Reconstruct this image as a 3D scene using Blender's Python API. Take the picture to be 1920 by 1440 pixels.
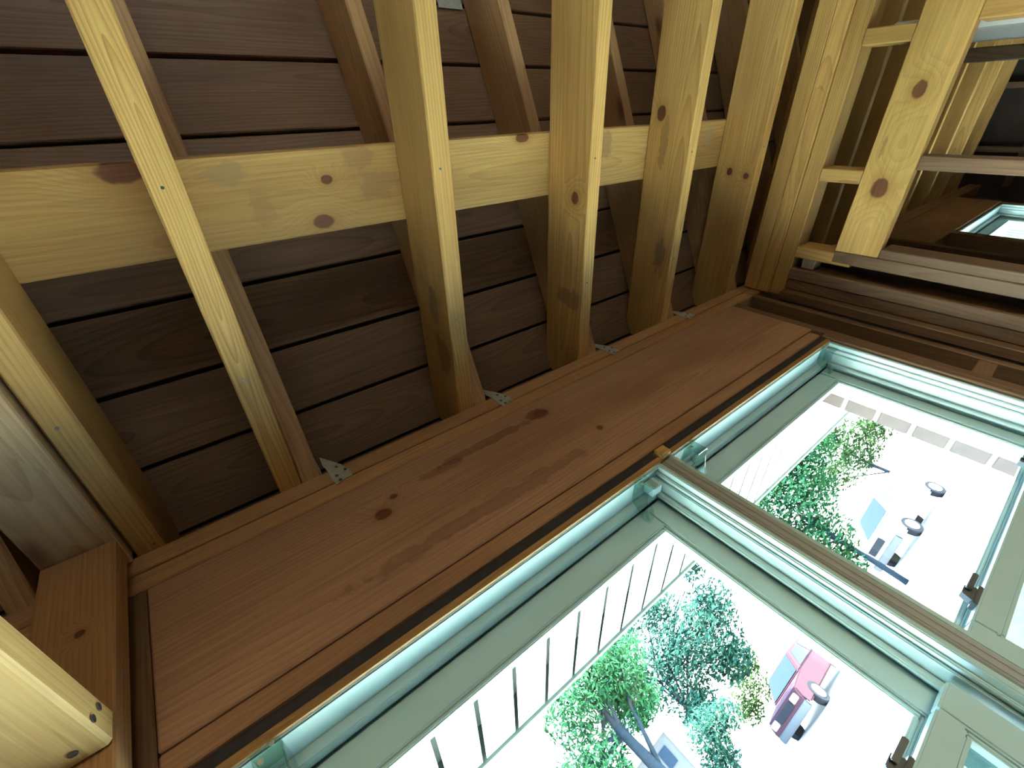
import bpy, bmesh, math, random
from mathutils import Matrix, Vector
random.seed(7)
for o in list(bpy.data.objects): bpy.data.objects.remove(o)
scene = bpy.context.scene
C = scene.collection
H = 1.40            # camera height above the floor; the layout below is written relative to the camera

# ------------------------------------------------------------------ camera, sky, sun, exposure
cam_d = bpy.data.cameras.new('camera'); cam = bpy.data.objects.new('camera', cam_d); C.objects.link(cam)
RW = ((0.78739103, 0.02824482, -0.61580647), (-0.34724025, 0.84571541, -0.40520324), (0.50935212, 0.53288618, 0.67571646))
M = Matrix(((RW[0][0], -RW[1][0], -RW[2][0]), (RW[0][1], -RW[1][1], -RW[2][1]), (RW[0][2], -RW[1][2], -RW[2][2])))
cam.matrix_world = Matrix.Translation((0, 0, H)) @ M.to_4x4()
cam_d.sensor_width = 36.0; cam_d.lens = 36.0 * 815.98 / 1920; cam_d.clip_start = 0.01; cam_d.clip_end = 500
scene.camera = cam
wd = bpy.data.worlds.new('world'); scene.world = wd; wd.use_nodes = True
wn = wd.node_tree.nodes; bg = wn['Background']
sky = wn.new('ShaderNodeTexSky'); sky.sky_type = 'NISHITA'; sky.sun_disc = False
sky.sun_elevation = math.radians(58); sky.sun_rotation = math.radians(107); sky.air_density = 1.2; sky.dust_density = 0.6
wd.node_tree.links.new(sky.outputs[0], bg.inputs[0]); bg.inputs[1].default_value = 0.48
sun_d = bpy.data.lights.new('sun', 'SUN'); sun = bpy.data.objects.new('sun', sun_d); C.objects.link(sun)
sun_d.energy = 8.0; sun_d.angle = math.radians(0.6); sun_d.color = (1.0, 0.97, 0.92)
_sd = Vector((-0.42, 0.13, -0.9)).normalized()          # the way the light travels: over the roof, down into the yard
sun.rotation_euler = _sd.to_track_quat('-Z', 'Y').to_euler()
vs = scene.view_settings; vs.view_transform = 'Standard'; vs.look = 'None'; vs.gamma = 1.0; vs.use_curve_mapping = False
vs.exposure = 3.62
cy = scene.cycles; cy.adaptive_threshold = 0.03; cy.use_light_tree = False; cy.max_bounces = 8; cy.diffuse_bounces = 4; cy.glossy_bounces = 3; cy.transmission_bounces = 4; cy.transparent_max_bounces = 16; cy.caustics_reflective = False; cy.caustics_refractive = False

# ------------------------------------------------------------------ node helpers
class NT:
    def __init__(s, nt): s.nt = nt; s.n = nt.nodes; s.l = nt.links
    def set(s, sock, v):
        if isinstance(v, bpy.types.NodeSocket): s.l.new(v, sock)
        elif v is not None:
            if hasattr(sock.default_value, '__len__') and hasattr(v, '__len__') and len(sock.default_value) == 4 and len(v) == 3: v = tuple(v) + (1,)
            sock.default_value = v
    def m(s, op, a, b=None, c=None, clamp=False):
        n = s.n.new('ShaderNodeMath'); n.operation = op; n.use_clamp = clamp
        s.set(n.inputs[0], a); s.set(n.inputs[1], b); s.set(n.inputs[2], c); return n.outputs[0]
    def v(s, op, a, b=None):
        n = s.n.new('ShaderNodeVectorMath'); n.operation = op; s.set(n.inputs[0], a); s.set(n.inputs[1], b)
        return n.outputs['Value'] if op in ('LENGTH', 'DISTANCE', 'DOT_PRODUCT') else n.outputs[0]
    def mix(s, f, a, b, mode='MIX'):
        n = s.n.new('ShaderNodeMix'); n.data_type = 'RGBA'; n.blend_type = mode
        s.set(n.inputs[0], f); s.set(n.inputs[6], a); s.set(n.inputs[7], b); return n.outputs[2]
    def noise(s, vec, scale, detail=3, rough=0.55):
        n = s.n.new('ShaderNodeTexNoise'); s.set(n.inputs['Vector'], vec); n.inputs['Scale'].default_value = scale
        n.inputs['Detail'].default_value = detail; n.inputs['Roughness'].default_value = rough; return n.outputs[0]
    def mr(s, val, a, b, c=0.0, d=1.0, smooth=True):
        n = s.n.new('ShaderNodeMapRange'); n.interpolation_type = 'SMOOTHSTEP' if smooth else 'LINEAR'
        s.set(n.inputs[0], val)
        for i, x in enumerate((a, b, c, d)): n.inputs[i + 1].default_value = x
        return n.outputs[0]
    def xyz(s, x, y, z):
        n = s.n.new('ShaderNodeCombineXYZ'); s.set(n.inputs[0], x); s.set(n.inputs[1], y); s.set(n.inputs[2], z); return n.outputs[0]
    def sep(s, v):
        n = s.n.new('ShaderNodeSeparateXYZ'); s.set(n.inputs[0], v); return n.outputs

def new_mat(name):
    m = bpy.data.materials.new(name); m.use_nodes = True
    return m, NT(m.node_tree), m.node_tree.nodes['Principled BSDF']

def wood(name, light, dark, knot=(0.09, 0.03, 0.015), rough=0.55, ring=0.0065, generic=0.6, knots=(), stains=(), ringamt=0.55, spec=0.35):
    """board timber: growth rings round a pith along local X, knots that bend the rings, fibres and blotches"""
    m, t, bs = new_mat(name)
    tc = t.n.new('ShaderNodeTexCoord'); oi = t.n.new('ShaderNodeObjectInfo'); rnd = oi.outputs['Random']
    p = tc.outputs['Object']; x, y, z = t.sep(p)
    ps = t.xyz(t.m('ADD', x, t.m('MULTIPLY', rnd, 37.0)), t.m('ADD', y, t.m('MULTIPLY', rnd, 5.3)), t.m('ADD', z, t.m('MULTIPLY', rnd, 8.1)))
    w1 = t.noise(t.v('MULTIPLY', ps, (1.1, 5, 5)), 1.0, 1)
    w2 = t.noise(t.v('ADD', t.v('MULTIPLY', ps, (1.3, 5, 5)), (7, 3, 1)), 1.0, 1)
    field = mask = core = None
    vo = t.n.new('ShaderNodeTexVoronoi'); vo.inputs['Scale'].default_value = 1.0
    t.set(vo.inputs['Vector'], t.v('MULTIPLY', ps, (2.1, 5.5, 5.5)))
    cr = t.sep(vo.outputs['Color'])[0]; on = t.m('LESS_THAN', cr, generic * 0.62)
    dv = vo.outputs['Distance']
    field = t.m('MULTIPLY', on, t.mr(dv, 0.0, 0.55, 1.0, 0.0)); mask = t.m('MULTIPLY', on, t.mr(dv, 0.05, 0.12, 1.0, 0.0))
    kn = t.m('MULTIPLY', t.m('SUBTRACT', t.noise(p, 60, 1), 0.5), 0.35) if knots else None
    for (kx, ky, kz, rx, ry) in knots:
        d = t.v('LENGTH', t.v('MULTIPLY', t.v('SUBTRACT', p, (kx, ky, kz)), (1 / rx, 1 / ry, 1 / ry)))
        d = t.m('ADD', d, kn)
        field = t.m('MAXIMUM', field, t.mr(d, 0.3, 4.2, 1.0, 0.0)); mask = t.m('MAXIMUM', mask, t.mr(d, 0.82, 1.12, 1.0, 0.0))
    py = t.m('ADD', t.m('ADD', y, t.m('MULTIPLY_ADD', rnd, 0.10, -0.05)), t.m('MULTIPLY', t.m('SUBTRACT', w1, 0.5), 0.075))
    pz = t.m('ADD', t.m('ADD', z, t.m('MULTIPLY_ADD', rnd, -0.09, 0.10)), t.m('MULTIPLY', t.m('SUBTRACT', w2, 0.5), 0.075))
    rad = t.m('SQRT', t.m('ADD', t.m('MULTIPLY', py, py), t.m('MULTIPLY', pz, pz)))
    rad = t.m('ADD', rad, t.m('MULTIPLY', field, 0.024))
    s_ = t.m('FRACT', t.m('DIVIDE', rad, ring))
    rings = t.m('POWER', s_, 2.2)
    fib = t.noise(t.v('MULTIPLY', ps, (7, 260, 260)), 1.0, 1)
    blot = t.noise(t.v('MULTIPLY', ps, (2.2, 7, 7)), 1.0, 1)
    col = t.mix(t.m('MULTIPLY', rings, ringamt), light, dark)
    col = t.mix(t.mr(blot, 0.42, 0.75), col, t.mix(0.55, col, dark))
    col = t.mix(0.5, col, t.mix(fib, (0.42, 0.42, 0.42), (1.4, 1.4, 1.4)), 'MULTIPLY')
    col = t.mix(t.mr(field, 0.45, 1.0, 0, 0.45), col, dark)
    col = t.mix(t.m('MULTIPLY', mask, 0.9), col, t.mix(fib, knot, tuple(c * 2.4 for c in knot)))
    sn = t.m('MULTIPLY', t.m('SUBTRACT', t.noise(p, 28, 3, 0.7), 0.5), 1.9) if stains else None
    for (sx, sy, sz, rx, ry, sc, amt) in stains:
        d = t.v('LENGTH', t.v('MULTIPLY', t.v('SUBTRACT', p, (sx, sy, sz)), (1 / rx, 1 / ry, 1 / ry)))
        d = t.m('ADD', d, sn)
        col = t.mix(t.mr(d, 0.75, 1.05, amt, 0.0), col, sc)
    hv = t.n.new('ShaderNodeHueSaturation'); t.set(hv.inputs['Value'], t.m('MULTIPLY_ADD', rnd, 0.22, 0.88)); t.set(hv.inputs['Color'], col)
    t.set(bs.inputs['Base Color'], hv.outputs[0]); bs.inputs['Roughness'].default_value = rough
    bs.inputs['Specular IOR Level'].default_value = spec
    bp = t.n.new('ShaderNodeBump'); bp.inputs['Strength'].default_value = 0.25; bp.inputs['Distance'].default_value = 0.002
    t.set(bp.inputs['Height'], t.m('ADD', t.m('MULTIPLY', fib, 0.5), t.m('MULTIPLY', rings, -0.4))); t.set(bs.inputs['Normal'], bp.outputs[0])
    return m

def plain(name, col, rough=0.5, metal=0.0, var=0.12, scale=8, spec=0.5, bump=0.0):
    m, t, bs = new_mat(name)
    tc = t.n.new('ShaderNodeTexCoord')
    n = t.noise(tc.outputs['Object'], scale, 2)
    c = t.mix(n, tuple(max(0, k * (1 - var)) for k in col), tuple(k * (1 + var) for k in col))
    t.set(bs.inputs['Base Color'], c); bs.inputs['Roughness'].default_value = rough; bs.inputs['Metallic'].default_value = metal
    bs.inputs['Specular IOR Level'].default_value = spec
    if bump:
        b = t.n.new('ShaderNodeBump'); b.inputs['Strength'].default_value = bump; t.set(b.inputs['Height'], n); t.set(bs.inputs['Normal'], b.outputs[0])
    return m

def glass(name, tint=(0.93, 0.98, 0.96), refl=1.0):
    m = bpy.data.materials.new(name); m.use_nodes = True; t = NT(m.node_tree); t.n.clear()
    out = t.n.new('ShaderNodeOutputMaterial'); tr = t.n.new('ShaderNodeBsdfTransparent'); gl = t.n.new('ShaderNodeBsdfGlossy')
    tr.inputs[0].default_value = tint + (1,); gl.inputs['Roughness'].default_value = 0.02
    lw = t.n.new('ShaderNodeLayerWeight'); lw.inputs[0].default_value = 0.5; mx = t.n.new('ShaderNodeMixShader')
    t.set(mx.inputs[0], t.m('MULTIPLY', t.m('MULTIPLY_ADD', t.m('POWER', lw.outputs['Facing'], 5.0), 0.9, 0.035), refl, clamp=True)); t.l.new(tr.outputs[0], mx.inputs[1]); t.l.new(gl.outputs[0], mx.inputs[2])
    t.l.new(mx.outputs[0], out.inputs[0]); return m

def mesh_screen(name):
    m = bpy.data.materials.new(name); m.use_nodes = True; t = NT(m.node_tree); t.n.clear()
    out = t.n.new('ShaderNodeOutputMaterial'); tr = t.n.new('ShaderNodeBsdfTransparent'); df = t.n.new('ShaderNodeBsdfDiffuse')
    df.inputs[0].default_value = (0.05, 0.055, 0.06, 1)
    mx = t.n.new('ShaderNodeMixShader'); mx.inputs[0].default_value = 0.45
    t.l.new(tr.outputs[0], mx.inputs[1]); t.l.new(df.outputs[0], mx.inputs[2]); t.l.new(mx.outputs[0], out.inputs[0]); return m

PINE = dict(light=(0.70, 0.435, 0.145), dark=(0.40, 0.19, 0.05))
HEAD = dict(light=(0.49, 0.290, 0.185), dark=(0.30, 0.150, 0.088))
DECK = dict(light=(0.27, 0.158, 0.090), dark=(0.145, 0.075, 0.040))
m_pine = wood('pine_joist_wood', **PINE)
m_raft = wood('rafter_wood', light=(0.56, 0.34, 0.16), dark=(0.33, 0.17, 0.07))
m_deck = wood('roof_plank_wood', **DECK, generic=0.8)
m_plate = wood('top_plate_wood', light=(0.54, 0.31, 0.15), dark=(0.34, 0.16, 0.07), ringamt=0.4)
m_stud = wood('stud_wood', light=(0.24, 0.145, 0.085), dark=(0.14, 0.075, 0.04))
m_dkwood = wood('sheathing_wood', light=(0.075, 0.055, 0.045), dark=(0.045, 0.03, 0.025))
m_vinyl = plain('white_vinyl', (0.44, 0.60, 0.60), 0.32, var=0.03, scale=20)
m_glass = glass('window_glass')
m_clear = glass('clear_plastic', (0.84, 0.93, 0.90), 1.6)
m_screen = mesh_screen('insect_screen_mesh')
m_galv = plain('galvanised_steel', (0.52, 0.55, 0.49), 0.42, 0.3, var=0.35, scale=120)
m_nail = plain('nail_steel', (0.16, 0.17, 0.19), 0.4, 0.8, var=0.3, scale=300)
m_black = plain('roof_felt', (0.012, 0.012, 0.014), 0.9)
m_gap = plain('gap_shade', (0.035, 0.035, 0.042), 0.85, var=0.4, scale=60)
m_floor = wood('floor_wood', light=(0.34, 0.22, 0.12), dark=(0.2, 0.11, 0.05))
m_white = plain('white_paint', (0.80, 0.80, 0.78), 0.6, var=0.04)
m_lock = plain('dark_lock_plastic', (0.10, 0.105, 0.10), 0.4)

# ------------------------------------------------------------------ mesh helpers
def link(name, me, mat, parent=None, loc=(0, 0, 0), rot=None):
    o = bpy.data.objects.new(name, me); C.objects.link(o)
    if mat and not me.materials: me.materials.append(mat)
    elif mat and me.materials[0] != mat:
        o.material_slots[0].link = 'OBJECT'; o.material_slots[0].material = mat
    o.location = loc
    if rot is not None: o.rotation_euler = rot
    if parent: o.parent = parent; o.matrix_parent_inverse = parent_inv(parent)
    return o
def parent_inv(p):
    mw = Matrix.LocRotScale(p.location, p.rotation_euler, p.scale)
    q = p.parent
    while q: mw = Matrix.LocRotScale(q.location, q.rotation_euler, q.scale) @ q.matrix_parent_inverse.inverted() if False else mw; q = None
    return mw.inverted()
def tag(o, label=None, cat=None, group=None, kind=None):
    if label: o['label'] = label
    if cat: o['category'] = cat
    if group: o['group'] = group
    if kind: o['kind'] = kind
    return o
def empty(name, loc=(0, 0, 0)):
    o = bpy.data.objects.new(name, None); C.objects.link(o); o.location = (loc[0], loc[1], loc[2] + H); o.empty_display_size = 0.1; return o
_cache = {}
def box_mesh(sx, sy, sz, bev=0.002, seg=1):
    k = (round(sx, 4), round(sy, 4), round(sz, 4), bev, seg)
    if k in _cache: return _cache[k].copy() if False else _cache[k]
    bm = bmesh.new(); bmesh.ops.create_cube(bm, size=1); bmesh.ops.scale(bm, vec=(sx, sy, sz), verts=bm.verts)
    if bev: bmesh.ops.bevel(bm, geom=bm.edges[:], offset=min(bev, sx / 3, sy / 3, sz / 3), segments=seg, affect='EDGES', clamp_overlap=True)
    me = bpy.data.meshes.new('box'); bm.to_mesh(me); bm.free(); _cache[k] = me; return me
ROT = {'X': (0, 0, 0), 'Y': (0, 0, math.pi / 2), 'Z': (0, -math.pi / 2, 0)}
def to_local(axis, c, p):
    R = Matrix.Identity(3) if axis == 'X' else (Matrix.Rotation(math.pi / 2, 3, 'Z') if axis == 'Y' else Matrix.Rotation(-math.pi / 2, 3, 'Y'))
    return R.transposed() @ (Vector(p) - Vector(c))
def board(name, x, y, z, axis, mat, parent=None, bev=0.0025, fresh=False):
    c = ((x[0] + x[1]) / 2, (y[0] + y[1]) / 2, (z[0] + z[1]) / 2)
    d = (x[1] - x[0], y[1] - y[0], z[1] - z[0])
    s = d if axis == 'X' else ((d[1], d[0], d[2]) if axis == 'Y' else (d[2], d[1], d[0]))
    me = box_mesh(*s, bev)
    if me.materials and me.materials[0] != mat: me = me.copy(); me.materials.clear()
    return link(name, me, mat, parent, (c[0], c[1], c[2] + H), ROT[axis])
def center(x, y, z): return ((x[0] + x[1]) / 2, (y[0] + y[1]) / 2, (z[0] + z[1]) / 2)
def raw(name, verts, faces, mat, parent=None, smooth=False, loc=(0, 0, 0)):
    me = bpy.data.meshes.new(name); me.from_pydata([tuple(v) for v in verts], [], faces); me.update()
    if smooth: me.polygons.foreach_set('use_smooth', [True] * len(me.polygons))
    return link(name, me, mat, parent, (loc[0], loc[1], loc[2] + H))
class MB:
    """collects boxes, prisms, tubes into one mesh"""
    def __init__(s): s.v = []; s.f = []
    def box(s, x, y, z):
        b = len(s.v); s.v += [(i, j, k) for i in x for j in y for k in z]
        s.f += [tuple(b + q for q in f) for f in ((0, 1, 3, 2), (4, 6, 7, 5), (0, 4, 5, 1), (2, 3, 7, 6), (0, 2, 6, 4), (1, 5, 7, 3))]; return s
    def prism(s, poly, off):
        b = len(s.v); n = len(poly); o = Vector(off)
        s.v += [tuple(p) for p in poly] + [tuple(Vector(p) + o) for p in poly]
        s.f += [tuple(range(b + n - 1, b - 1, -1)), tuple(range(b + n, b + 2 * n))]
        s.f += [(b + i, b + (i + 1) % n, b + n + (i + 1) % n, b + n + i) for i in range(n)]; return s
    def tube(s, pts, rad, n=8, cap=True):
        b = len(s.v); pts = [Vector(p) for p in pts]
        for i, p in enumerate(pts):
            d = (pts[min(i + 1, len(pts) - 1)] - pts[max(i - 1, 0)]).normalized()
            a = d.orthogonal().normalized(); c = d.cross(a); r = rad[i] if hasattr(rad, '__len__') else rad
            s.v += [tuple(p + a * r * math.cos(q * 2 * math.pi / n) + c * r * math.sin(q * 2 * math.pi / n)) for q in range(n)]
        for i in range(len(pts) - 1):
            s.f += [(b + i * n + q, b + i * n + (q + 1) % n, b + (i + 1) * n + (q + 1) % n, b + (i + 1) * n + q) for q in range(n)]
        if cap: s.f += [tuple(range(b + n - 1, b - 1, -1)), tuple(range(b + (len(pts) - 1) * n, b + len(pts) * n))]
        return s
    def build(s, name, mat, parent=None, smooth=False, bevel=0.0, seg=2, loc=(0, 0, 0)):
        me = bpy.data.meshes.new(name); me.from_pydata(s.v, [], s.f)
        bm = bmesh.new(); bm.from_mesh(me); bmesh.ops.recalc_face_normals(bm, faces=bm.faces[:])
        if bevel: bmesh.ops.bevel(bm, geom=[e for e in bm.edges if e.calc_face_angle(0) > 0.5], offset=bevel, segments=seg, affect='EDGES', clamp_overlap=True)
        bm.to_mesh(me); bm.free()
        if smooth: me.polygons.foreach_set('use_smooth', [True] * len(me.polygons))
        return link(name, me, mat, parent, (loc[0], loc[1], loc[2] + H))

# ------------------------------------------------------------------ the building: dimensions (metres, relative to the camera)
YW = 0.61; ZP = 0.756; SL = 0.45                        # wall face, top of plates, roof pitch
CA = 1 / math.sqrt(1 + SL * SL); SA = SL * CA; ANG = math.atan(SL)
RIDGE = -1.20; X0, X1 = -1.70, 5.25; YB = 2 * RIDGE - YW
def deck_z(y): return 0.909 + SL * (YW - (y if y > RIDGE else 2 * RIDGE - y))

floor = MB().box((X0 - .1, X1 + .1), (YB - .1, .70), (-H - .05, -H - 0.02)).build('floor', m_black); tag(floor, kind='structure')
fy = YB
while fy < 0.60:
    board('plank', (X0, X1), (fy, fy + 0.135), (-H - 0.02, -H), 'X', m_floor, floor); fy += 0.14

# exterior wall with window openings: one sheet, cut by the openings
WINS = [(-0.205, 1.48, -0.66, 0.377), (3.33, 4.46, -0.66, 0.445), (-1.50, -0.48, -0.66, 0.377)]
def sheet(x, z, holes, y):
    xs = sorted({x[0], x[1], *[h[0] for h in holes], *[h[1] for h in holes]}); zs = sorted({z[0], z[1], *[h[2] for h in holes], *[h[3] for h in holes]})
    mb = MB()
    for a, b in zip(xs, xs[1:]):
        for c, d in zip(zs, zs[1:]):
            if not any(h[0] <= a and b <= h[1] and h[2] <= c and d <= h[3] for h in holes): mb.box((a, b), y, (c, d))
    return mb
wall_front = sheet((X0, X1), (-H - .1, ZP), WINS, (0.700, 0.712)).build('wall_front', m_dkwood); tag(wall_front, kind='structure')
sid = sheet((X0 - .05, X1 + .05), (-H - .3, 0.55), WINS, (0.7125, 0.735)).build('siding', m_white, wall_front)

# header with the knots and the long dark streak of the photograph
hx, hy, hz = (-0.212, 1.500), (YW, 0.699), (0.4130, 0.6745)
hc = center(hx, hy, hz)
def K(axis, c, p, rx, ry): v = to_local(axis, c, p); return (v.x, v.y, v.z, rx, ry)
def S(axis, c, p, rx, ry, col, amt): v = to_local(axis, c, p); return (v.x, v.y, v.z, rx, ry, col, amt)
PUR = (0.17, 0.065, 0.045)
m_header = wood('header_wood', **HEAD, generic=0.12, ringamt=0.45, knots=[K('X', hc, (0.135, YW, 0.578), .016, .013), K('X', hc, (0.168, YW, 0.606), .008, .006), K('X', hc, (0.555, YW, 0.628), .020, .013), K('X', hc, (0.62, YW, 0.50), .008, .007)],
    stains=[S('X', hc, (0.545, YW, 0.630), .035, .018, PUR, .75), S('X', hc, (0.40, YW, 0.622), .15, .013, PUR, .55), S('X', hc, (0.28, YW, 0.612), .06, .012, PUR, .4), S('X', hc, (0.30, YW, 0.47), .28, .018, (.15, .06, .035), .4)])
board('header', hx, hy, hz, 'X', m_header, wall_front)
board('header_strip', (-0.212, 1.474), hy, (0.379, 0.4105), 'X', wood('strip_wood', light=(.48, .28, .16), dark=(.3, .15, .08), generic=.7), wall_front)
board('top_plate', (X0, 1.652), (YW, 0.699), (0.7180, ZP), 'X', m_plate, wall_front)
board('top_plate', (X0, 1.652), (YW + .0015, 0.699), (0.6775, 0.7155), 'X', m_plate, wall_front)
board('top_plate', (1.655, X1), (YW, 0.699), (0.7180, ZP), 'X', m_plate, wall_front)
board('top_plate', (1.655, X1), (YW, 0.699), (0.6775, 0.7155), 'X', m_plate, wall_front)
board('header', (2.94, 4.50), (YW, 0.699), (0.447, 0.675), 'X', m_plate, wall_front)
board('header', (-1.6, -0.26), (YW, 0.699), (0.40, 0.675), 'X', m_stud, wall_front)
for a, b, top in ((-0.252, -0.2135, .675), (-0.2125, -0.2065, .377), (1.5015, 1.537, .675), (1.4765, 1.5005, .378), (1.64, 1.668, .675), (3.262, 3.298, .446), (3.30, 3.328, .446), (4.462, 4.50, .446), (2.1, 2.138, .675), (2.5, 2.538, .675), (2.9, 2.938, .675), (-1.64, -1.605, .675), (-.46, -.42, .40), (-1.56, -1.52, .40)):
    board('stud', (a, b), (YW + .001, 0.699), (-H, top), 'Z', m_stud, wall_front)
board('nogging', (1.5375, 1.6395), (YW + .004, 0.699), (0.004, 0.044), 'X', m_stud, wall_front)
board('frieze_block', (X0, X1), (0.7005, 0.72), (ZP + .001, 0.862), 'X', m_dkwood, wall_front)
for a, b in ((-0.2, 1.47), (3.33, 4.46), (-1.5, -.48)):   # rough sill under each window
    board('sill_plate', (a, b), (YW, .699), (-.70, -.665), 'X', m_stud, wall_front)
MB().box((-0.2, 1.474), (0.618, 0.698), (0.3615, 0.3785)).build('gap_shadow', m_gap, wall_front)  # dark box coloured as the shade inside the shim gap under the header
MB().box((-0.2, 1.474), (0.615, 0.697), (0.3495, 0.361)).build('jamb_liner', wood('liner_wood', light=(.42, .25, .10), dark=(.27, .13, .05)), wall_front)
MB().box((0.642, 0.672), (0.604, 0.66), (0.350, 0.373)).build('shim', m_pine, wall_front, bevel=.002)

# back and end walls
wall_back = sheet((X0, X1), (-H - .1, ZP), [(-.85, .70, -.60, .20)], (YB - .02, YB)).build('wall_back', m_stud); tag(wall_back, kind='structure')  # unseen opening added behind the camera to let fill light in
x = X0
while x < X1:
    if not (-.95 < x < .85): board('stud', (x, x + .038), (YB + .001, YB + .09), (-H, .70), 'Z', m_stud, wall_back)
    x += 0.406
board('top_plate', (X0, X1), (YB + .001, YB + .09), (.701, ZP), 'X', m_stud, wall_back)
def gable(name, xa, xb):
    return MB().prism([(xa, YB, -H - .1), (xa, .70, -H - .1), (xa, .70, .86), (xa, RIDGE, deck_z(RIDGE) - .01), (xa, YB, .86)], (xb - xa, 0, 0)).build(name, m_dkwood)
wall_far = gable('wall_far', X1, X1 + .02); tag(wall_far, kind='structure')
wall_left = gable('wall_left', X0 - .02, X0); tag(wall_left, kind='structure')
for y in [YB + .1 + .406 * i for i in range(9)]:
    board('stud', (X1 - .09, X1 - .001), (y, y + .038), (-H, min(.9, deck_z(y) - .02) if y > .4 else .9), 'Z', m_stud, wall_far)
for z in (-.6, .25, .52):
    board('nogging', (X1 - .088, X1 - .002), (YB + .1, .60), (z, z + .038), 'Y', m_stud, wall_far)

# ------------------------------------------------------------------ roof: planks over rafters
ceiling = MB()
for sgn in (1, -1):
    ye = 1.43 if sgn > 0 else YB - .5
    ceiling.prism([(X0 - .2, RIDGE, deck_z(RIDGE) + .021), (X0 - .2, ye, deck_z(ye) + .021), (X0 - .2, ye, deck_z(ye) + .035), (X0 - .2, RIDGE, deck_z(RIDGE) + .035)], (X1 - X0 + .4, 0, 0))
ceiling = ceiling.build('ceiling', m_black); tag(ceiling, kind='structure')
plank_me = box_mesh(X1 - X0 + .3, 0.1385, 0.019, .002)
def deck_plank(yc, zc, rot):
    return link('plank', plank_me, m_deck, ceiling, ((X0 + X1) / 2, yc, zc + H), (rot, 0, 0))
Y3, Z3, PITCH = 0.563, 0.930, 0.147                        # a gap between planks seen in the photograph
k = -6
while True:
    t = (k + 0.5) * PITCH; yc = Y3 - t * CA; zc = Z3 + t * SA
    if yc < RIDGE + .03: break
    if yc < 1.40:
        deck_plank(yc + .0095 * SA, zc + .0105 * CA, -ANG)
        yb = 2 * RIDGE - yc
        if yb > YB - .4: deck_plank(yb - .0095 * SA, zc + .0105 * CA, ANG)
    k += 1
board('ridge_board', (X0, X1), (RIDGE - .019, RIDGE + .019), (deck_z(RIDGE) - .20, deck_z(RIDGE) - .012), 'X', m_raft, ceiling)

# rafters, each beside its joist
RAF = [(-0.380, 'short rafter glimpsed behind the corner above the partition plate'),
       (0.044, 'shadowed rafter tucked behind the bold-grained slanting joist'),
       (0.453, 'rafter crossing behind the olive joist with pale nail dents'),
       (0.852, 'rafter behind the joist with one round knot'),
       (1.237, 'thin-looking rafter seen behind the blotchy fourth joist'),
       (1.645, 'rafter almost hidden behind the joist with two eye-like knots')]
L_in = (YW - RIDGE - .03) / CA; TAIL = 0.60 / CA
raf_me = box_mesh(L_in + TAIL, 0.036, 0.139, .003)
def rafter(xl, label, grp, back=False):
    sgn = -1 if back else 1
    mid = ((TAIL - L_in) / 2)                               # along the slope from the wall face, + is down and outwards
    yc = YW + mid * CA; zc = ZP - mid * SA
    yc += .0695 * SA; zc += .0695 * CA                     # the lower edge runs through the inner edge of the plate
    if back: yc = 2 * RIDGE - yc
    o = link('rafter', raf_me, m_raft, None, (xl + .018, yc, zc + H), (-ANG * sgn, 0, 0)); o.rotation_euler = (Matrix.Rotation(-ANG * sgn, 3, 'X') @ Matrix.Rotation(math.pi / 2, 3, 'Z')).to_euler()
    if label is None: o.parent = ceiling; o.matrix_parent_inverse = parent_inv(ceiling); return o
    return tag(o, label, 'rafter', grp)
for xl, lb in RAF: rafter(xl, lb, 'roof rafters')
for i in range(8): rafter(2.06 + .405 * i, None, None)
for i in range(16): rafter(-1.55 + .405 * i, None, None, True)

# ceiling joists
JZ = (ZP + .0005, ZP + .140)
def joist_mat(i, xr, knots=(), stains=(), **kw):
    c = center((xr[0], xr[1]), (YB + .02, YW + .085), JZ)
    d = dict(PINE); d.update(kw)
    return wood('joist_wood_%d' % i, **d, generic=0.3, knots=[K('Y', c, p, a, b) for p, a, b in knots], stains=[S('Y', c, p, a, b, col, am) for p, a, b, col, am in stains])
GR = (0.16, 0.12, 0.10)
JO = [((-0.2215, -0.1835), 'pale joist squeezed beside the partition plate above the corner stud', dict()),
      ((0.003, 0.0425), 'slanting joist with bold straight grain on its underside', dict(ring=.0042, ringamt=.75)),
      ((0.4105, 0.4510), 'olive-toned joist with pale nail dents and wavy underside grain', dict(ringamt=.6, stains=[((.41, .36, .82), .05, .02, GR, .5), ((.41, .47, .80), .05, .03, (.2, .1, .05), .5)])),
      ((0.8120, 0.8500), 'joist with one round dark knot halfway along its side', dict(knots=[((.812, .185, .80), .014, .012)], stains=[((.812, .44, .80), .03, .05, (.2, .12, .07), .55)])),
      ((1.1960, 1.2345), 'blotchy joist fourth from the slanting bold-grained one', dict(knots=[((1.196, .02, .86), .02, .014)], stains=[((1.196, .1, .84), .08, .015, (.3, .17, .06), .6), ((1.196, .40, .80), .05, .02, GR, .5)])),
      ((1.6020, 1.6420), 'joist with two small eye-like knots next to the opening', dict(knots=[((1.602, .20, .845), .012, .010), ((1.602, .21, .785), .010, .010)]))]
for i, (xr, lb, kw) in enumerate(JO):
    o = board('ceiling_joist', xr, (YB + .02, YW + .085), JZ, 'Y', joist_mat(i, xr, **kw)); tag(o, lb, 'joist', 'ceiling joists')
    for ny in (.059, .349, .60):                          # nails driven up through the underside
        xn = (xr[0] + xr[1]) / 2 + (-.004 if ny < .5 else .008)
        MB().tube([(xn, ny + .013 * i, JZ[0]), (xn, ny + .013 * i, JZ[0] - .0008)], .0022, 8).build('nail', m_nail, o)
for i in range(8):
    tag(board('ceiling_joist', (2.02 + .405 * i, 2.058 + .405 * i), (YB + .02, YW + .085), JZ, 'Y', m_pine), 'ceiling joist in the far room beyond the framed opening', 'joist', 'far joists')
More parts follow.
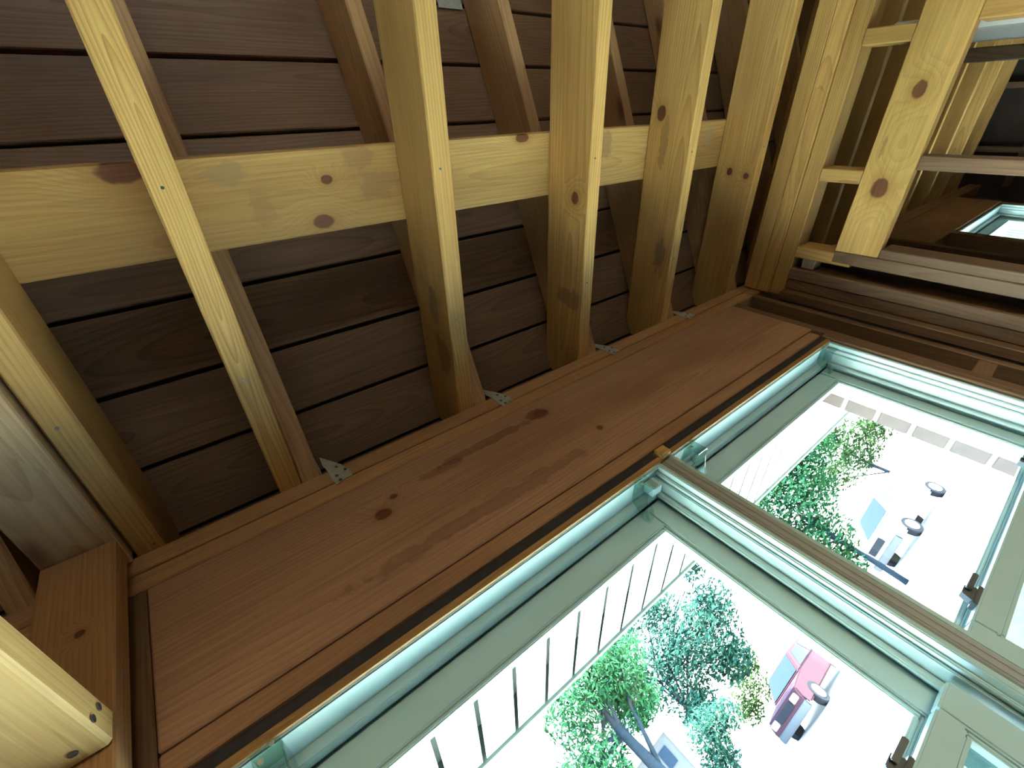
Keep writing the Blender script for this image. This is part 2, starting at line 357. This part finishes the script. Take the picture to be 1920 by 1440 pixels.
for i in range(3):
    board('joist', (-1.55 + .405 * i, -1.512 + .405 * i), (YB + .02, YW + .085), JZ, 'Y', m_pine, ceiling)

# the flat board lying across the joists
bx, by, bz = (-1.4, 1.66), (0.0475, 0.1885), (ZP + .141, ZP + .178)
bc = center(bx, by, bz); zb = bz[0]
m_beam = wood('strongback_wood', light=(0.66, 0.42, 0.15), dark=(0.38, 0.19, 0.055), generic=0.0, ringamt=.4,
    knots=[K('X', bc, (.245, .168, zb), .020, .013), K('X', bc, (.268, .098, zb), .011, .008), K('X', bc, (.73, .055, zb), .02, .010), K('X', bc, (-.02, .06, zb), .028, .016)],
    stains=[S('X', bc, (.11, .075, zb), .03, .018, (.34, .23, .11), .55), S('X', bc, (.36, .115, zb), .05, .035, (.36, .2, .09), .6), S('X', bc, (.335, .07, zb), .04, .02, (.36, .2, .09), .6), S('X', bc, (1.00, .09, zb), .05, .04, (.33, .2, .1), .6), S('X', bc, (1.52, .09, zb), .03, .03, (.4, .33, .2), .5), S('X', bc, (.15, .13, zb), .02, .03, (.35, .2, .08), .4), S('X', bc, (.0, .16, zb), .02, .012, (.36, .18, .07), .5)])
tag(board('strongback_board', bx, by, bz, 'X', m_beam), 'wide knotty board lying flat across the joist tops', 'board')

# ------------------------------------------------------------------ right partition with the framed opening
wall_partition = empty('wall_right', (1.75, 0, -H)); tag(wall_partition, kind='structure')
PX = (1.70, 1.79)
def pb(nm, y, z, ax, mat=m_pine, x=PX): return board(nm, x, y, z, ax, mat, wall_partition)
hc2 = center((1.70, 1.742), (-2.2, .418), (.370, .487))
m_rhead = wood('opening_header_wood', **PINE, generic=0.0, ringamt=.3, knots=[K('Y', hc2, (1.70, -.015, .428), .022, .015), K('Y', hc2, (1.70, .225, .432), .028, .021)], stains=[S('Y', hc2, (1.70, .12, .46), .03, .006, (.3, .17, .06), .5)])
pb('top_plate', (-2.2, .605), (.694, .742), 'Y'); pb('top_plate', (-2.2, .605), (.648, .693), 'Y'); pb('top_plate', (-2.2, .605), (.600, .647), 'Y', x=(1.705, 1.79))
pb('opening_header', (-2.2, .418), (.370, .487), 'Y', m_rhead, (1.70, 1.742))
for y in (-.505, -.160, .182, .424): pb('cripple_stud', (y, y + .038), (.488, .599) if y < .4 else (.43, .599), 'Z')
pb('stud', (.419, .4555), (-H, .487), 'Z', m_stud); pb('stud', (.391, .4185), (-H, .3695), 'Z', m_stud)
pb('stud', (.500, .5375), (-H, .599), 'Z', m_stud); pb('stud', (.5385, .575), (-H, .599), 'Z', m_stud, (1.705, 1.79)); pb('stud', (.576, .606), (-H, .599), 'Z', m_stud, (1.67, 1.79))
pb('backer_board', (.44, .61), (-H, .599), 'Z', m_dkwood, (1.792, 1.81))
pb('nogging', (.456, .4995), (-.03, .01), 'Y', m_stud); 
pb('lit_spot_block', (.462, .498), (.535, .575), 'Y', wood('lit_spot_wood', light=(.7, .58, .45), dark=(.55, .4, .28)), (1.72, 1.78))  # block added and coloured pale for the bright lit spot in the slot
pb('stud', (.138, .174), (-H, .3695), 'Z', m_stud, (1.712, 1.79))
pb('stud', (-.190, -.151), (-H, .3695), 'Z', m_pine, (1.701, 1.79))
for y in (-.60, -1.0, -1.4, -1.8, -2.19): pb('stud', (y, y + .038), (-H, .3695), 'Z', m_stud)
wp = MB().box((1.90, 2.42), (-.185, -.151), (-H, .60)).build('pale_board', m_white, None, bevel=.003)  # white board added here to catch the bluish window light
tag(wp, 'pale blue-lit board added behind the framed opening', 'board')
tag(board('spare_stud', (2.44, 2.53), (-.137, -.097), (-H, .60), 'Z', m_stud), 'tan stud standing just past the pale board in the far room', 'stud')

# left partition: plate, stud, flat head piece with nails
wall_side = empty('wall_side', (-.27, 0, -H)); tag(wall_side, kind='structure')
LX = (-.315, -.226)
sc_ = center(LX, (.549, .588), (-H, .744))
m_lst = wood('corner_stud_wood', light=(.50, .28, .13), dark=(.32, .15, .065), generic=.2, knots=[K('Z', sc_, (-.262, .549, .585), .006, .006)])
board('partition_plate', LX, (-2.2, .609), (.745, .783), 'Y', wood('partition_plate_wood', light=(.64, .43, .24), dark=(.42, .25, .12)), wall_side)
board('stud', LX, (.5495, .588), (-H, .744), 'Z', m_lst, wall_side)
lh = board('head_piece', LX, (-2.2, .5485), (.411, .449), 'Y', wood('head_piece_wood', light=(.62, .42, .17), dark=(.42, .23, .08), ringamt=.4), wall_side, bev=.004)
for (nx, ny, nz, ax) in ((-.2255, .515, .436, 'x'), (-.2255, .505, .418, 'x'), (-.25, .527, .4105, 'z'), (-.29, .46, .4105, 'z')):
    mb = MB(); d = .0012
    mb.tube([(nx, ny, nz), (nx + d, ny, nz)] if ax == 'x' else [(nx, ny, nz), (nx, ny, nz - d)], .0042, 12); mb.build('nail', m_nail, wall_side)
for y in (-.2, -.6, -1.0, -1.8): board('stud', LX, (y, y + .038), (.45, .744), 'Z', m_stud, wall_side)

# ------------------------------------------------------------------ steel ties at the rafter feet
TIE = [(.0, .051), (.0275, .003), (.0365, -.027), (.036, -.046), (.0238, -.044), (.0025, -.053), (-.001, -.033), (.0, -.001), (-.003, .019)]
for xr, lb in ((.0815, 'galvanised rafter tie nearest the corner stud'), (.4905, 'galvanised rafter tie under the olive-toned joist'), (.8895, 'galvanised rafter tie at the foot of the joist with a round knot'), (1.2745, 'galvanised rafter tie nearest the far end of the top plate')):
    mb = MB(); mb.prism([(xr + .012 + a, YW - .0022, ZP + b) for a, b in TIE], (0, .0018, 0))
    t = mb.build('rafter_tie', m_galv, None); tag(t, lb, 'rafter tie', 'rafter ties')
    w = MB().prism([(xr + .0005, YW - .002, ZP + .012), (xr + .0005, YW + .05, ZP + .008), (xr + .0005, YW + .02, ZP + .10), (xr + .0005, YW - .008, ZP + .07)], (.0016, 0, 0)).build('side_leg', m_galv, t)
    for a, b in ((.018, -.002), (.030, -.020), (.010, -.028), (.012, -.044)):
        MB().tube([(xr + .012 + a, YW - .0024, ZP + b), (xr + .012 + a, YW - .0032, ZP + b)], .0032, 10).build('nail_head', m_nail, t)
cp = MB().prism([(.770, y, deck_z(y) - d) for y, d in ((-.232, .004), (-.310, .004), (-.310, .002), (-.232, .002))], (.075, 0, 0)).build('connector_plate', m_galv); tag(cp, 'small galvanised plate under the roof planks beside the olive-toned joist', 'metal plate')

# ------------------------------------------------------------------ windows
def window(name, xa, xb, zt, zm, zb, locks, screen=True, detail=True):
    w = empty(name, ((xa + xb) / 2, .68, zb)); tag(w, kind='structure')
    YF = 0.620
    for nm, s in (('head_frame', 1), ('sill_frame', -1)):       # stepped vinyl section
        z0 = zt if s > 0 else zb
        def zz(a, b): return tuple(sorted((z0 + s * a, z0 + s * b)))
        mb = MB(); mb.box((xa - .012, xb + .012), (YF, .760), zz(0, .0125)); mb.box((xa, xb), (.678, .697), zz(-.016, 0.001)); mb.box((xa, xb), (.730, .760), zz(-.03, .001))
        mb.box((xa, xb), (YF + .002, YF + .008), zz(-.0015, .001))
        mb.build(nm, m_vinyl, w, bevel=.0022)
    for s, xr in ((-1, xa), (1, xb)):
        def xx(a, b): return tuple(sorted((xr + s * a, xr + s * b)))
        mb = MB(); mb.box(xx(0, .0118), (YF, .760), (zb, zt)); mb.box(xx(-.005, .001), (.634, .640), (zb, zt)); mb.box(xx(-.005, .001), (.648, .653), (zb, zt)); mb.box(xx(-.012, .001), (.679, .6875), (zm - .02, zt - .0165)); mb.box(xx(-.03, .001), (.730, .760), (zb, zt))
        mb.build('jamb_frame', m_vinyl, w, bevel=.0018)
    def sash(nm, x, y, z, rail_t, rail_b, stile, gy):
        mb = MB(); mb.box((x[0], x[0] + stile), y, z); mb.box((x[1] - stile, x[1]), y, z)
        mb.box((x[0] + stile, x[1] - stile), y, (z[1] - rail_t, z[1])); mb.box((x[0] + stile, x[1] - stile), y, (z[0], z[0] + rail_b))
        s = mb.build(nm, m_vinyl, w, bevel=.0028)
        gx = (x[0] + stile, x[1] - stile); gz = (z[0] + rail_b, z[1] - rail_t); b = .007; mb = MB()
        mb.box((gx[0], gx[0] + b), (y[0] + .004, y[1] - .002), gz); mb.box((gx[1] - b, gx[1]), (y[0] + .004, y[1] - .002), gz); mb.box((gx[0] + b, gx[1] - b), (y[0] + .004, y[1] - .002), (gz[1] - b, gz[1])); mb.box((gx[0] + b, gx[1] - b), (y[0] + .004, y[1] - .002), (gz[0], gz[0] + b))
        mb.build('glazing_bead', m_vinyl, s, bevel=.002)
        MB().box((gx[0] + b * .6, gx[1] - b * .6), (gy, gy + .003), (gz[0] + b * .6, gz[1] - b * .6)).build('pane', m_glass, s)
        return s
    sash('upper_sash', (xa + .001, xb - .001), (.700, .7285), (zm - .03, zt - .0175), .050, .030, .048, .7165)
    ls = sash('lower_sash', (xa + .013, xb - .013), (.655, .678), (zb + .002, zm), .030, .055, .050, .668)
    for lx in locks:
        mb = MB(); z = zm
        mb.box((lx - .022, lx + .022), (.656, .674), (z, z + .006)); mb.prism([(lx - .016, .658, z + .006), (lx + .016, .658, z + .006), (lx + .010, .658, z + .020), (lx - .010, .658, z + .020)], (0, .013, 0))
        mb.prism([(lx - .005, .650, z + .012), (lx + .030, .644, z + .012), (lx + .030, .652, z + .012), (lx + .005, .664, z + .012)], (0, 0, .007))
        mb.build('sash_lock', m_lock, ls, bevel=.001)
    if screen:
        mb = MB(); x = (xa + .032, xb - .032); z = (zb + .035, zm - .005); b = .018
        mb.box((x[0], x[0] + b), (.735, .745), z); mb.box((x[1] - b, x[1]), (.735, .745), z); mb.box((x[0] + b, x[1] - b), (.735, .745), (z[0], z[0] + b)); mb.box((x[0] + b, x[1] - b), (.735, .745), (z[1] - b, z[1]))
        sf = mb.build('screen_frame', m_vinyl, w)
        MB().box((x[0] + b, x[1] - b), (.7395, .7405), (z[0] + b, z[1] - b)).build('screen_mesh', m_screen, sf)
    return w
window('window_1', -0.160, 0.627, 0.348, -0.125, -.64, (.457, -.03))
window('window_2', 0.678, 1.465, 0.348, -0.125, -.64, (.80, 1.27))
window('window_3', 3.345, 4.445, 0.43, -0.125, -.64, ())
window('window_4', -1.485, -.495, 0.348, -0.125, -.64, (), False)
trim = MB().box((.639, .666), (.6195, .70), (-.64, .348)); trim.box((.6425, .6455), (.6175, .620), (-.64, .348)).box((.6545, .6575), (.6175, .620), (-.64, .348))
tag(trim.build('trim_1', plain('backlit_vinyl', (.36, .36, .345), .35, var=.03), bevel=.0012), kind='structure')  # white vinyl with its backlit shade put into a darker colour
for x, s, lb in ((-.115, 1, 'clear plastic blind bracket at the cropped corner of the nearer window'), (.568, -1, 'clear plastic blind bracket on the nearer window beside the mullion'), (.735, 1, 'clear plastic blind bracket on the farther window beside the mullion'), (1.425, -1, 'clear plastic blind bracket at the far corner of the farther window')):
    z = .3478
    mb = MB(); mb.box((x - .016, x + .016), (.624, .660), (z - .0022, z))
    b = mb.build('blind_bracket', m_clear, bevel=.0008); tag(b, lb, 'bracket', 'blind brackets')
    MB().box((x - .016, x + .016), (.6195, .6217), (z - .034, z + .012)).build('front_tab', m_clear, b, bevel=.0008)
    mb = MB(); xs = x + s * .015
    mb.prism([(xs, .622, z - .002), (xs, .668, z - .002), (xs, .690, z - .030), (xs, .686, z - .046), (xs, .670, z - .040), (xs, .640, z - .034), (xs, .622, z - .034)], (.0022 * s, 0, 0)).build('side_cheek', m_clear, b, bevel=.0006)
    mb = MB(); mb.prism([(xs, .668, z - .038), (xs, .690, z - .046), (xs, .692, z - .040), (xs, .672, z - .032)], (-.018 * s, 0, 0)).build('hook', m_clear, b, bevel=.0006)
    for d in (-.007, .007): MB().tube([(x + d, .6192, z - .006 + d * .8), (x + d, .618, z - .006 + d * .8)], .0033, 12).build('screw', m_galv, b)
# small square clip in the nearer window's upper corner
tag(MB().box((.585, .612), (.640, .664), (.322, .347)).build('blind_clip', m_vinyl, bevel=.002), 'small square white clip in the corner beside the mullion', 'clip')

# ------------------------------------------------------------------ eave outside
m_soff = plain('soffit_paint', (.5, .5, .47), .7, var=.04)
soffit = MB().box((X0 - .1, X1 + .1), (1.405, 1.425), (.396, .60)).build('trim_2', plain('fascia_grey_green', (.10, .13, .11), .7)); tag(soffit, kind='structure')
sb_me = box_mesh(.666, .093, .001, 0); sx = .388 - .105 * 22 + .0525
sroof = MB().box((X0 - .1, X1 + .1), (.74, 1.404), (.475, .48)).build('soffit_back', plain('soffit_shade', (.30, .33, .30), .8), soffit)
while sx < X1:
    link('soffit_board', sb_me, m_soff, soffit, (sx, 1.070, .404 + H), ROT['Y']); sx += .105
post = MB().box((1.762, 1.818), (.925, .975), (-1.58, .402)).build('porch_post', plain('post_mortar', (.45, .45, .44), .8), None); tag(post, 'slim banded red-brown post standing outside the farther window', 'post')
pm = plain('post_red', (.075, .042, .038), .8, var=.3, scale=30); zz_ = .30
pb_me = box_mesh(.064, .058, .088, .004)
while zz_ > -1.55:
    link('block', pb_me, pm, post, (1.79, .95, zz_ + .05 + H)); zz_ -= .1

# ------------------------------------------------------------------ the yard
def gz(x, y):
    z = -1.56 + .045 * max(0, y - 1.0)
    az = math.degrees(math.atan2(x, max(y, .1))); r = math.hypot(x, y)
    b = max(0, min(1, (27.5 - az) / 5)); b = b * b * (3 - 2 * b); c = max(0, min(1, (r - 15) / 6)); c = c * c * (3 - 2 * c)
    e = max(0, min(1, (az - 38) / 9)); e = e * e * (3 - 2 * e)
    return z + 1.75 * b * c + .5 * e * max(0, min(1, (r - 8) / 8))
def ground(name, xs, ys, mat, dz=0.0):
    v = [(x, y, gz(x, y) + dz) for y in ys for x in xs]; n = len(xs)
    f = [(j * n + i, j * n + i + 1, (j + 1) * n + i + 1, (j + 1) * n + i) for j in range(len(ys) - 1) for i in range(n - 1)]
    return tag(raw(name, v, f, mat, smooth=True), kind='structure')
def lin(a, b, n): return [a + (b - a) * i / n for i in range(n + 1)]
m_bounce = plain('pale_bounce_grass', (.42, .44, .37), .9, var=.25, scale=14, bump=.4)  # out-of-view grass, made pale to bounce light up onto the joists
m_lawn = plain('lawn_grass', (.050, .135, .050), .9, var=.5, scale=9, bump=.5)
m_conc = plain('pale_concrete', (.46, .45, .43), .9, var=.08, scale=2)
ground('ground', lin(-14, 16, 30), lin(-6, 4.4, 10), m_bounce)
ground('lawn', lin(-14, 22, 36), lin(4.4, 6.6, 4), m_lawn)
ground('driveway', lin(-30, 60, 120), lin(6.6, 60, 90), m_conc)

def polar(az, d): a = math.radians(az); return (d * math.sin(a), d * math.cos(a))
def leafmat(name, col): return plain(name, col, 1.0, var=.45, scale=1.3, spec=0.0)
m_leafA = leafmat('leaf_green', (.020, .070, .028)); m_leafB = leafmat('leaf_yellow_green', (.026, .052, .016)); m_leafC = leafmat('leaf_blue_green', (.018, .056, .038))
m_bark = plain('bark', (.016, .022, .030), 1.0, var=.4, scale=14, bump=.6, spec=0.0)
def leaves(n, blobs, size, rng):
    v, f = [], []
    tot = sum(b[3] ** 2 for b in blobs)
    for (cx, cy, cz, r, rz) in [(b[0], b[1], b[2], b[3], b[4]) for b in blobs]:
        for _ in range(int(n * r * r / tot)):
            d = Vector((rng.gauss(0, 1), rng.gauss(0, 1), rng.gauss(0, 1))).normalized() * (rng.random() ** .45)
            p = Vector((cx + d.x * r, cy + d.y * r, cz + d.z * rz))
            a = Vector((rng.gauss(0, 1), rng.gauss(0, 1), rng.gauss(0, 1))).normalized(); b = a.orthogonal().normalized(); s = size * rng.uniform(.6, 1.3)
            i = len(v); v += [p - a * s, p - b * s * .42, p + a * s, p + b * s * .42]; f.append((i, i + 1, i + 2, i + 3))
    return v, f
def tree(name, az, d, label, trunk, blobs, n, size, mat, seed, cat='tree', group='trees in the yard', lean=0.0):
    rng = random.Random(seed); x, y = polar(az, d); z = gz(x, y)
    root = empty(name, (x, y, z)); tag(root, label, cat, group)
    u = Vector((math.sin(math.radians(az)), math.cos(math.radians(az)), 0)); r = Vector((u.y, -u.x, 0))
    B = [(x + r.x * a + u.x * b, y + r.y * a + u.y * b, c, q, q2) for a, b, c, q, q2 in blobs]
    if trunk:
        tr, hgt = trunk; mb = MB()
        pts = [Vector((x, y, z - .1)) + Vector((r.x * lean * t + rng.uniform(-.05, .05), r.y * lean * t, hgt * t)) for t in (0, .3, .6, .85, 1)]
        mb.tube(pts, [tr * 1.15, tr, tr * .85, tr * .7, tr * .5], 10); mb.build('trunk', m_bark, root, True)
        mb = MB()
        for b in B:
            for _ in range(2):
                s = pts[rng.choice((2, 3, 4))]; e = Vector((b[0] + rng.uniform(-.5, .5) * b[3], b[1], b[2] + rng.uniform(-.2, .5) * b[4])); m1 = s.lerp(e, .5) + Vector((0, 0, .25))
                mb.tube([s, m1, e], [tr * .4, tr * .25, tr * .08], 6)
        mb.build('branches', m_bark, root, True)
    v, f = leaves(n, B, size, rng); me = bpy.data.meshes.new('foliage'); me.from_pydata([tuple(q) for q in v], [], f)
    o = link('foliage', me, mat, root, (0, 0, H)); o['kind'] = 'stuff'
    return root
tree('yard_tree', 20.3, 10.5, 'thick-trunked leafy tree seen at the bottom of the nearer window', (.13, 3.3), [(-1.1, 0, 1.5, .9, .6), (-.3, .2, 2.5, 1.0, .7), (.6, 0, 2.4, .8, .6), (.45, .4, 1.75, .55, .4), (-1.7, .4, 1.1, .7, .6), (-.9, .2, .8, .6, .4)], 9500, .07, m_leafA, 1, lean=-.15)
tree('yard_tree', 25.0, 18.5, 'forked bushy tree filling the middle of the nearer window', (.09, 3.6), [(-1.0, 0, 3.4, 1.3, 1.1), (.9, .3, 2.9, 1.6, 1.3), (2.4, 0, 2.6, 1.5, 1.2), (3.5, .4, 3.1, 1.1, .9), (0, 0, 4.7, 1.2, .7), (2.4, 0, 1.6, .9, .6), (4.2, 0, 4.2, .8, .5), (.6, 0, 1.6, .8, .5), (2.0, .3, 4.3, 1.0, .7)], 17000, .10, m_leafC, 2, lean=.5)
tree('yard_tree', 48.5, 15, 'leafy green tree in the middle of the farther window', (.07, 2.6), [(-.9, 0, 2.5, 1.2, 1.0), (.5, 0, 2.1, 1.2, 1.0), (-.3, .3, 1.1, 1.1, .8), (.9, .3, 3.0, 1.3, .7), (1.9, .3, 2.6, 1.0, .7), (-1.4, 0, 1.5, 1.0, .7), (-.6, 0, .35, .7, .45)], 17000, .085, m_leafA, 3, lean=.1)
tree('yard_tree', 57.0, 29, 'sparse pale tree behind the white hatchback', (.10, 3.0), [(0, 0, 3.0, 2.2, 1.2), (2.6, 0, 2.7, 1.8, 1.0), (-2.2, 0, 3.6, 1.6, 1.0), (.5, 0, 4.4, 1.6, .8)], 9000, .12, m_leafB, 4)
tree('round_shrub', 31.6, 23, 'yellow-green shrub behind the maroon car', None, [(0, 0, 1.0, .9, .8), (.7, 0, 1.5, .6, .5), (-.7, 0, .6, .6, .5)], 3000, .08, m_leafB, 5, 'shrub', 'shrubs in the yard')
tree('round_shrub', 25.8, 15.0, 'leafy shrub below the forked tree beside the shed', None, [(0, 0, .85, .7, .5), (.55, .2, .75, .5, .4), (-.3, 0, .3, .6, .4)], 2600, .07, m_leafC, 6, 'shrub', 'shrubs in the yard')

# little shed behind the thick trunk
sx_, sy_ = polar(20.2, 13.0); sh = empty('garden_shed', (sx_, sy_, gz(sx_, sy_))); tag(sh, 'small grey flat-roofed shed with white edging behind the thick trunk', 'shed')
m_shed = plain('shed_grey', (.075, .078, .085), .9, spec=.1); m_roofw = plain('shed_white', (.6, .6, .6), .6)
_r = Vector((math.cos(math.radians(20.2)), -math.sin(math.radians(20.2)), 0)); _u = Vector((_r.y * -1, _r.x, 0)); _b = Vector((sx_, sy_, 0))
def sp(a, b, z): q = _b + _r * a + _u * b; return (q.x, q.y, z)
MB().prism([sp(-.9, 0, -1.2), sp(.58, 0, -1.2), sp(.58, 0, 1.40), sp(-.9, 0, 1.40)], tuple(_u * 1.3)).build('wall', m_shed, sh)
MB().prism([sp(-1.0, -.1, 1.36), sp(.68, -.1, 1.36), sp(.68, -.1, 1.54), sp(-1.0, -.1, 1.54)], tuple(_u * 1.5)).build('roof', m_roofw, sh, bevel=.02)
MB().prism([sp(.53, -.02, -1.2), sp(.61, -.02, -1.2), sp(.61, -.02, 1.35), sp(.53, -.02, 1.35)], tuple(_u * .1)).build('corner_trim', m_roofw, sh)
MB().prism([sp(.12, -.02, .85), sp(.36, -.02, .85), sp(.36, -.02, 1.2), sp(.12, -.02, 1.2)], tuple(_u * .03)).build('window', plain('shed_glass', (.01, .02, .035), .3, spec=.1), sh)

# cars
m_maroon = plain('maroon_paint', (.046, .021, .027), .7, var=.05, spec=.03); m_vanw = plain('van_white', (.30, .31, .32), .6, var=.03, spec=.1)
m_tyre = plain('tyre_rubber', (.012, .014, .018), .9, spec=0.1); m_hub = plain('hub_alloy', (.30, .31, .33), .5, .2); m_cglass = plain('car_glass', (.010, .016, .024), .3, spec=.15); m_chrome = plain('bumper_grey', (.05, .055, .06), .35, .3)
def vehicle(name, az, d, phi, label, paint, L, Wd, prof, cabin, wins, cat, grp, wheels, wr=.335):
    """profile in (back from the nose, height); local frame: s along the car backwards, t across, + is the side in view"""
    a = math.radians(az); u = Vector((math.sin(a), math.cos(a), 0)); r = Vector((u.y, -u.x, 0)); p = math.radians(phi)
    bk = u * math.cos(p) + r * math.sin(p); ac = r * math.cos(p) - u * math.sin(p)         # backwards, across to the visible side
    x, y = polar(az, d); z = gz(x, y); o = Vector((x, y, z)); root = empty(name, (x, y, z)); tag(root, label, cat, grp)
    P = lambda s, t, h: tuple(o + bk * s + ac * t + Vector((0, 0, h)))
    body = MB().prism([P(s, 0, h) for s, h in prof], tuple(ac * -Wd)).build('body', paint, root, bevel=.05, seg=2)
    cb = MB(); n = len(cabin); ins = .13; v0 = len(cb.v)
    cb.v += [P(s, -.03 - (ins if h > 1.1 * .9 and i in (1, 2) else 0), h) for i, (s, h) in enumerate(cabin)] + [P(s, -Wd + .03 + (ins if i in (1, 2) else 0), h) for i, (s, h) in enumerate(cabin)]
    cb.f += [tuple(range(n - 1, -1, -1)), tuple(range(n, 2 * n))] + [(i, (i + 1) % n, n + (i + 1) % n, n + i) for i in range(n)]
    cab = cb.build('cabin', paint, root, bevel=.03)
    for w in wins:
        if w[0] == 'side':
            q = w[1]; MB().prism([P(s, -.03 - ins * (h - cabin[0][1]) / (cabin[1][1] - cabin[0][1]) + .012, h) for s, h in q], tuple(ac * -.03)).build('side_window', m_cglass, cab)
        else:
            (s0, h0), (s1, h1) = w[1]; e = .014
            MB().prism([P(s0 - e, -.12, h0 + e), P(s1 - e, -.24, h1 + e), P(s1 - e, -Wd + .24, h1 + e), P(s0 - e, -Wd + .12, h0 + e)], tuple(bk * .02)).build('windscreen', m_cglass, cab)
    for s in wheels:
        for t0, t1 in ((.015, -.2), (-Wd + .2, -Wd - .015)):
            w = MB().tube([P(s, t0, wr), P(s, t1, wr)], wr, 24).build('wheel', m_tyre, root, bevel=.02)
            hb = MB(); tt = (t0, t0 + .012) if t0 > -.5 else (t1, t1 - .012)
            hb.tube([P(s, tt[0], wr), P(s, tt[1], wr)], wr * .62, 20); hub = hb.build('hubcap', m_hub, w)
    MB().prism([P(-.06, -.02, .28), P(.16, -.02, .28), P(.16, -.02, .5), P(-.06, -.02, .5)], tuple(ac * -(Wd - .04))).build('bumper', m_chrome, root, bevel=.03)
    for t in (-.12, -Wd + .42): MB().prism([P(-.03, t, .62), P(.03, t, .62), P(.03, t, .80), P(-.03, t, .80)], tuple(ac * -.3)).build('headlight', m_hub, root, bevel=.02)
    MB().prism([P(-.025, -.48, .60), P(.02, -.48, .60), P(.02, -.48, .80), P(-.025, -.48, .80)], tuple(ac * -(Wd - .96))).build('grille', m_tyre, root)
    return root
vehicle('maroon_car', 34.2, 18.3, 30, 'maroon car parked facing the house behind the nearer window', m_maroon, 4.5, 1.72,
    [(.0, .34), (4.5, .36), (4.55, .75), (4.4, 1.0), (1.5, 1.0), (.12, .86), (-.02, .6)], [(1.15, .97), (1.9, 1.50), (3.9, 1.50), (4.4, .97)],
    [('side', [(1.52, 1.02), (2.02, 1.40), (2.75, 1.42), (2.75, 1.02)]), ('side', [(2.83, 1.02), (2.83, 1.42), (3.7, 1.42), (4.0, 1.02)]), ('front', ((1.22, 1.02), (1.84, 1.46)))], 'car', None, (.85, 3.55))
vehicle('white_car', 52.0, 18.5, 36, 'white hatchback parked beyond the tree in the farther window', m_vanw, 4.3, 1.7,
    [(.0, .30), (4.3, .32), (4.33, .8), (4.2, .95), (1.3, .95), (.1, .80), (-.02, .55)], [(.95, .92), (1.65, 1.52), (3.8, 1.54), (4.25, .92)],
    [('side', [(1.32, 1.0), (1.78, 1.40), (2.3, 1.42), (2.3, 1.0)]), ('side', [(2.4, 1.0), (2.4, 1.42), (3.05, 1.42), (3.05, 1.0)]), ('side', [(3.15, 1.0), (3.15, 1.42), (3.6, 1.42), (3.85, 1.0)]), ('front', ((1.02, .98), (1.6, 1.46)))], 'car', None, (.8, 3.45), .30)

# pale green fence of upright boards, seen through the far room's window
fence = empty('board_fence', (13.5, 2.5, gz(13.5, 2.5))); tag(fence, 'pale green fence of upright boards outside the far room window', 'fence')
m_fence = plain('fence_green', (.075, .13, .06), .9, var=.15, spec=.1)
fb_me = box_mesh(.25, .02, 3.2, .004)
for i in range(28): link('fence_board', fb_me, m_fence, fence, (9.6 + .29 * i, 2.5, gz(13.5, 2.5) + 1.6 + H))
for z in (-.9, .9): MB().box((9.4, 17.7), (2.512, 2.55), (z, z + .09)).build('fence_rail', m_fence, fence)
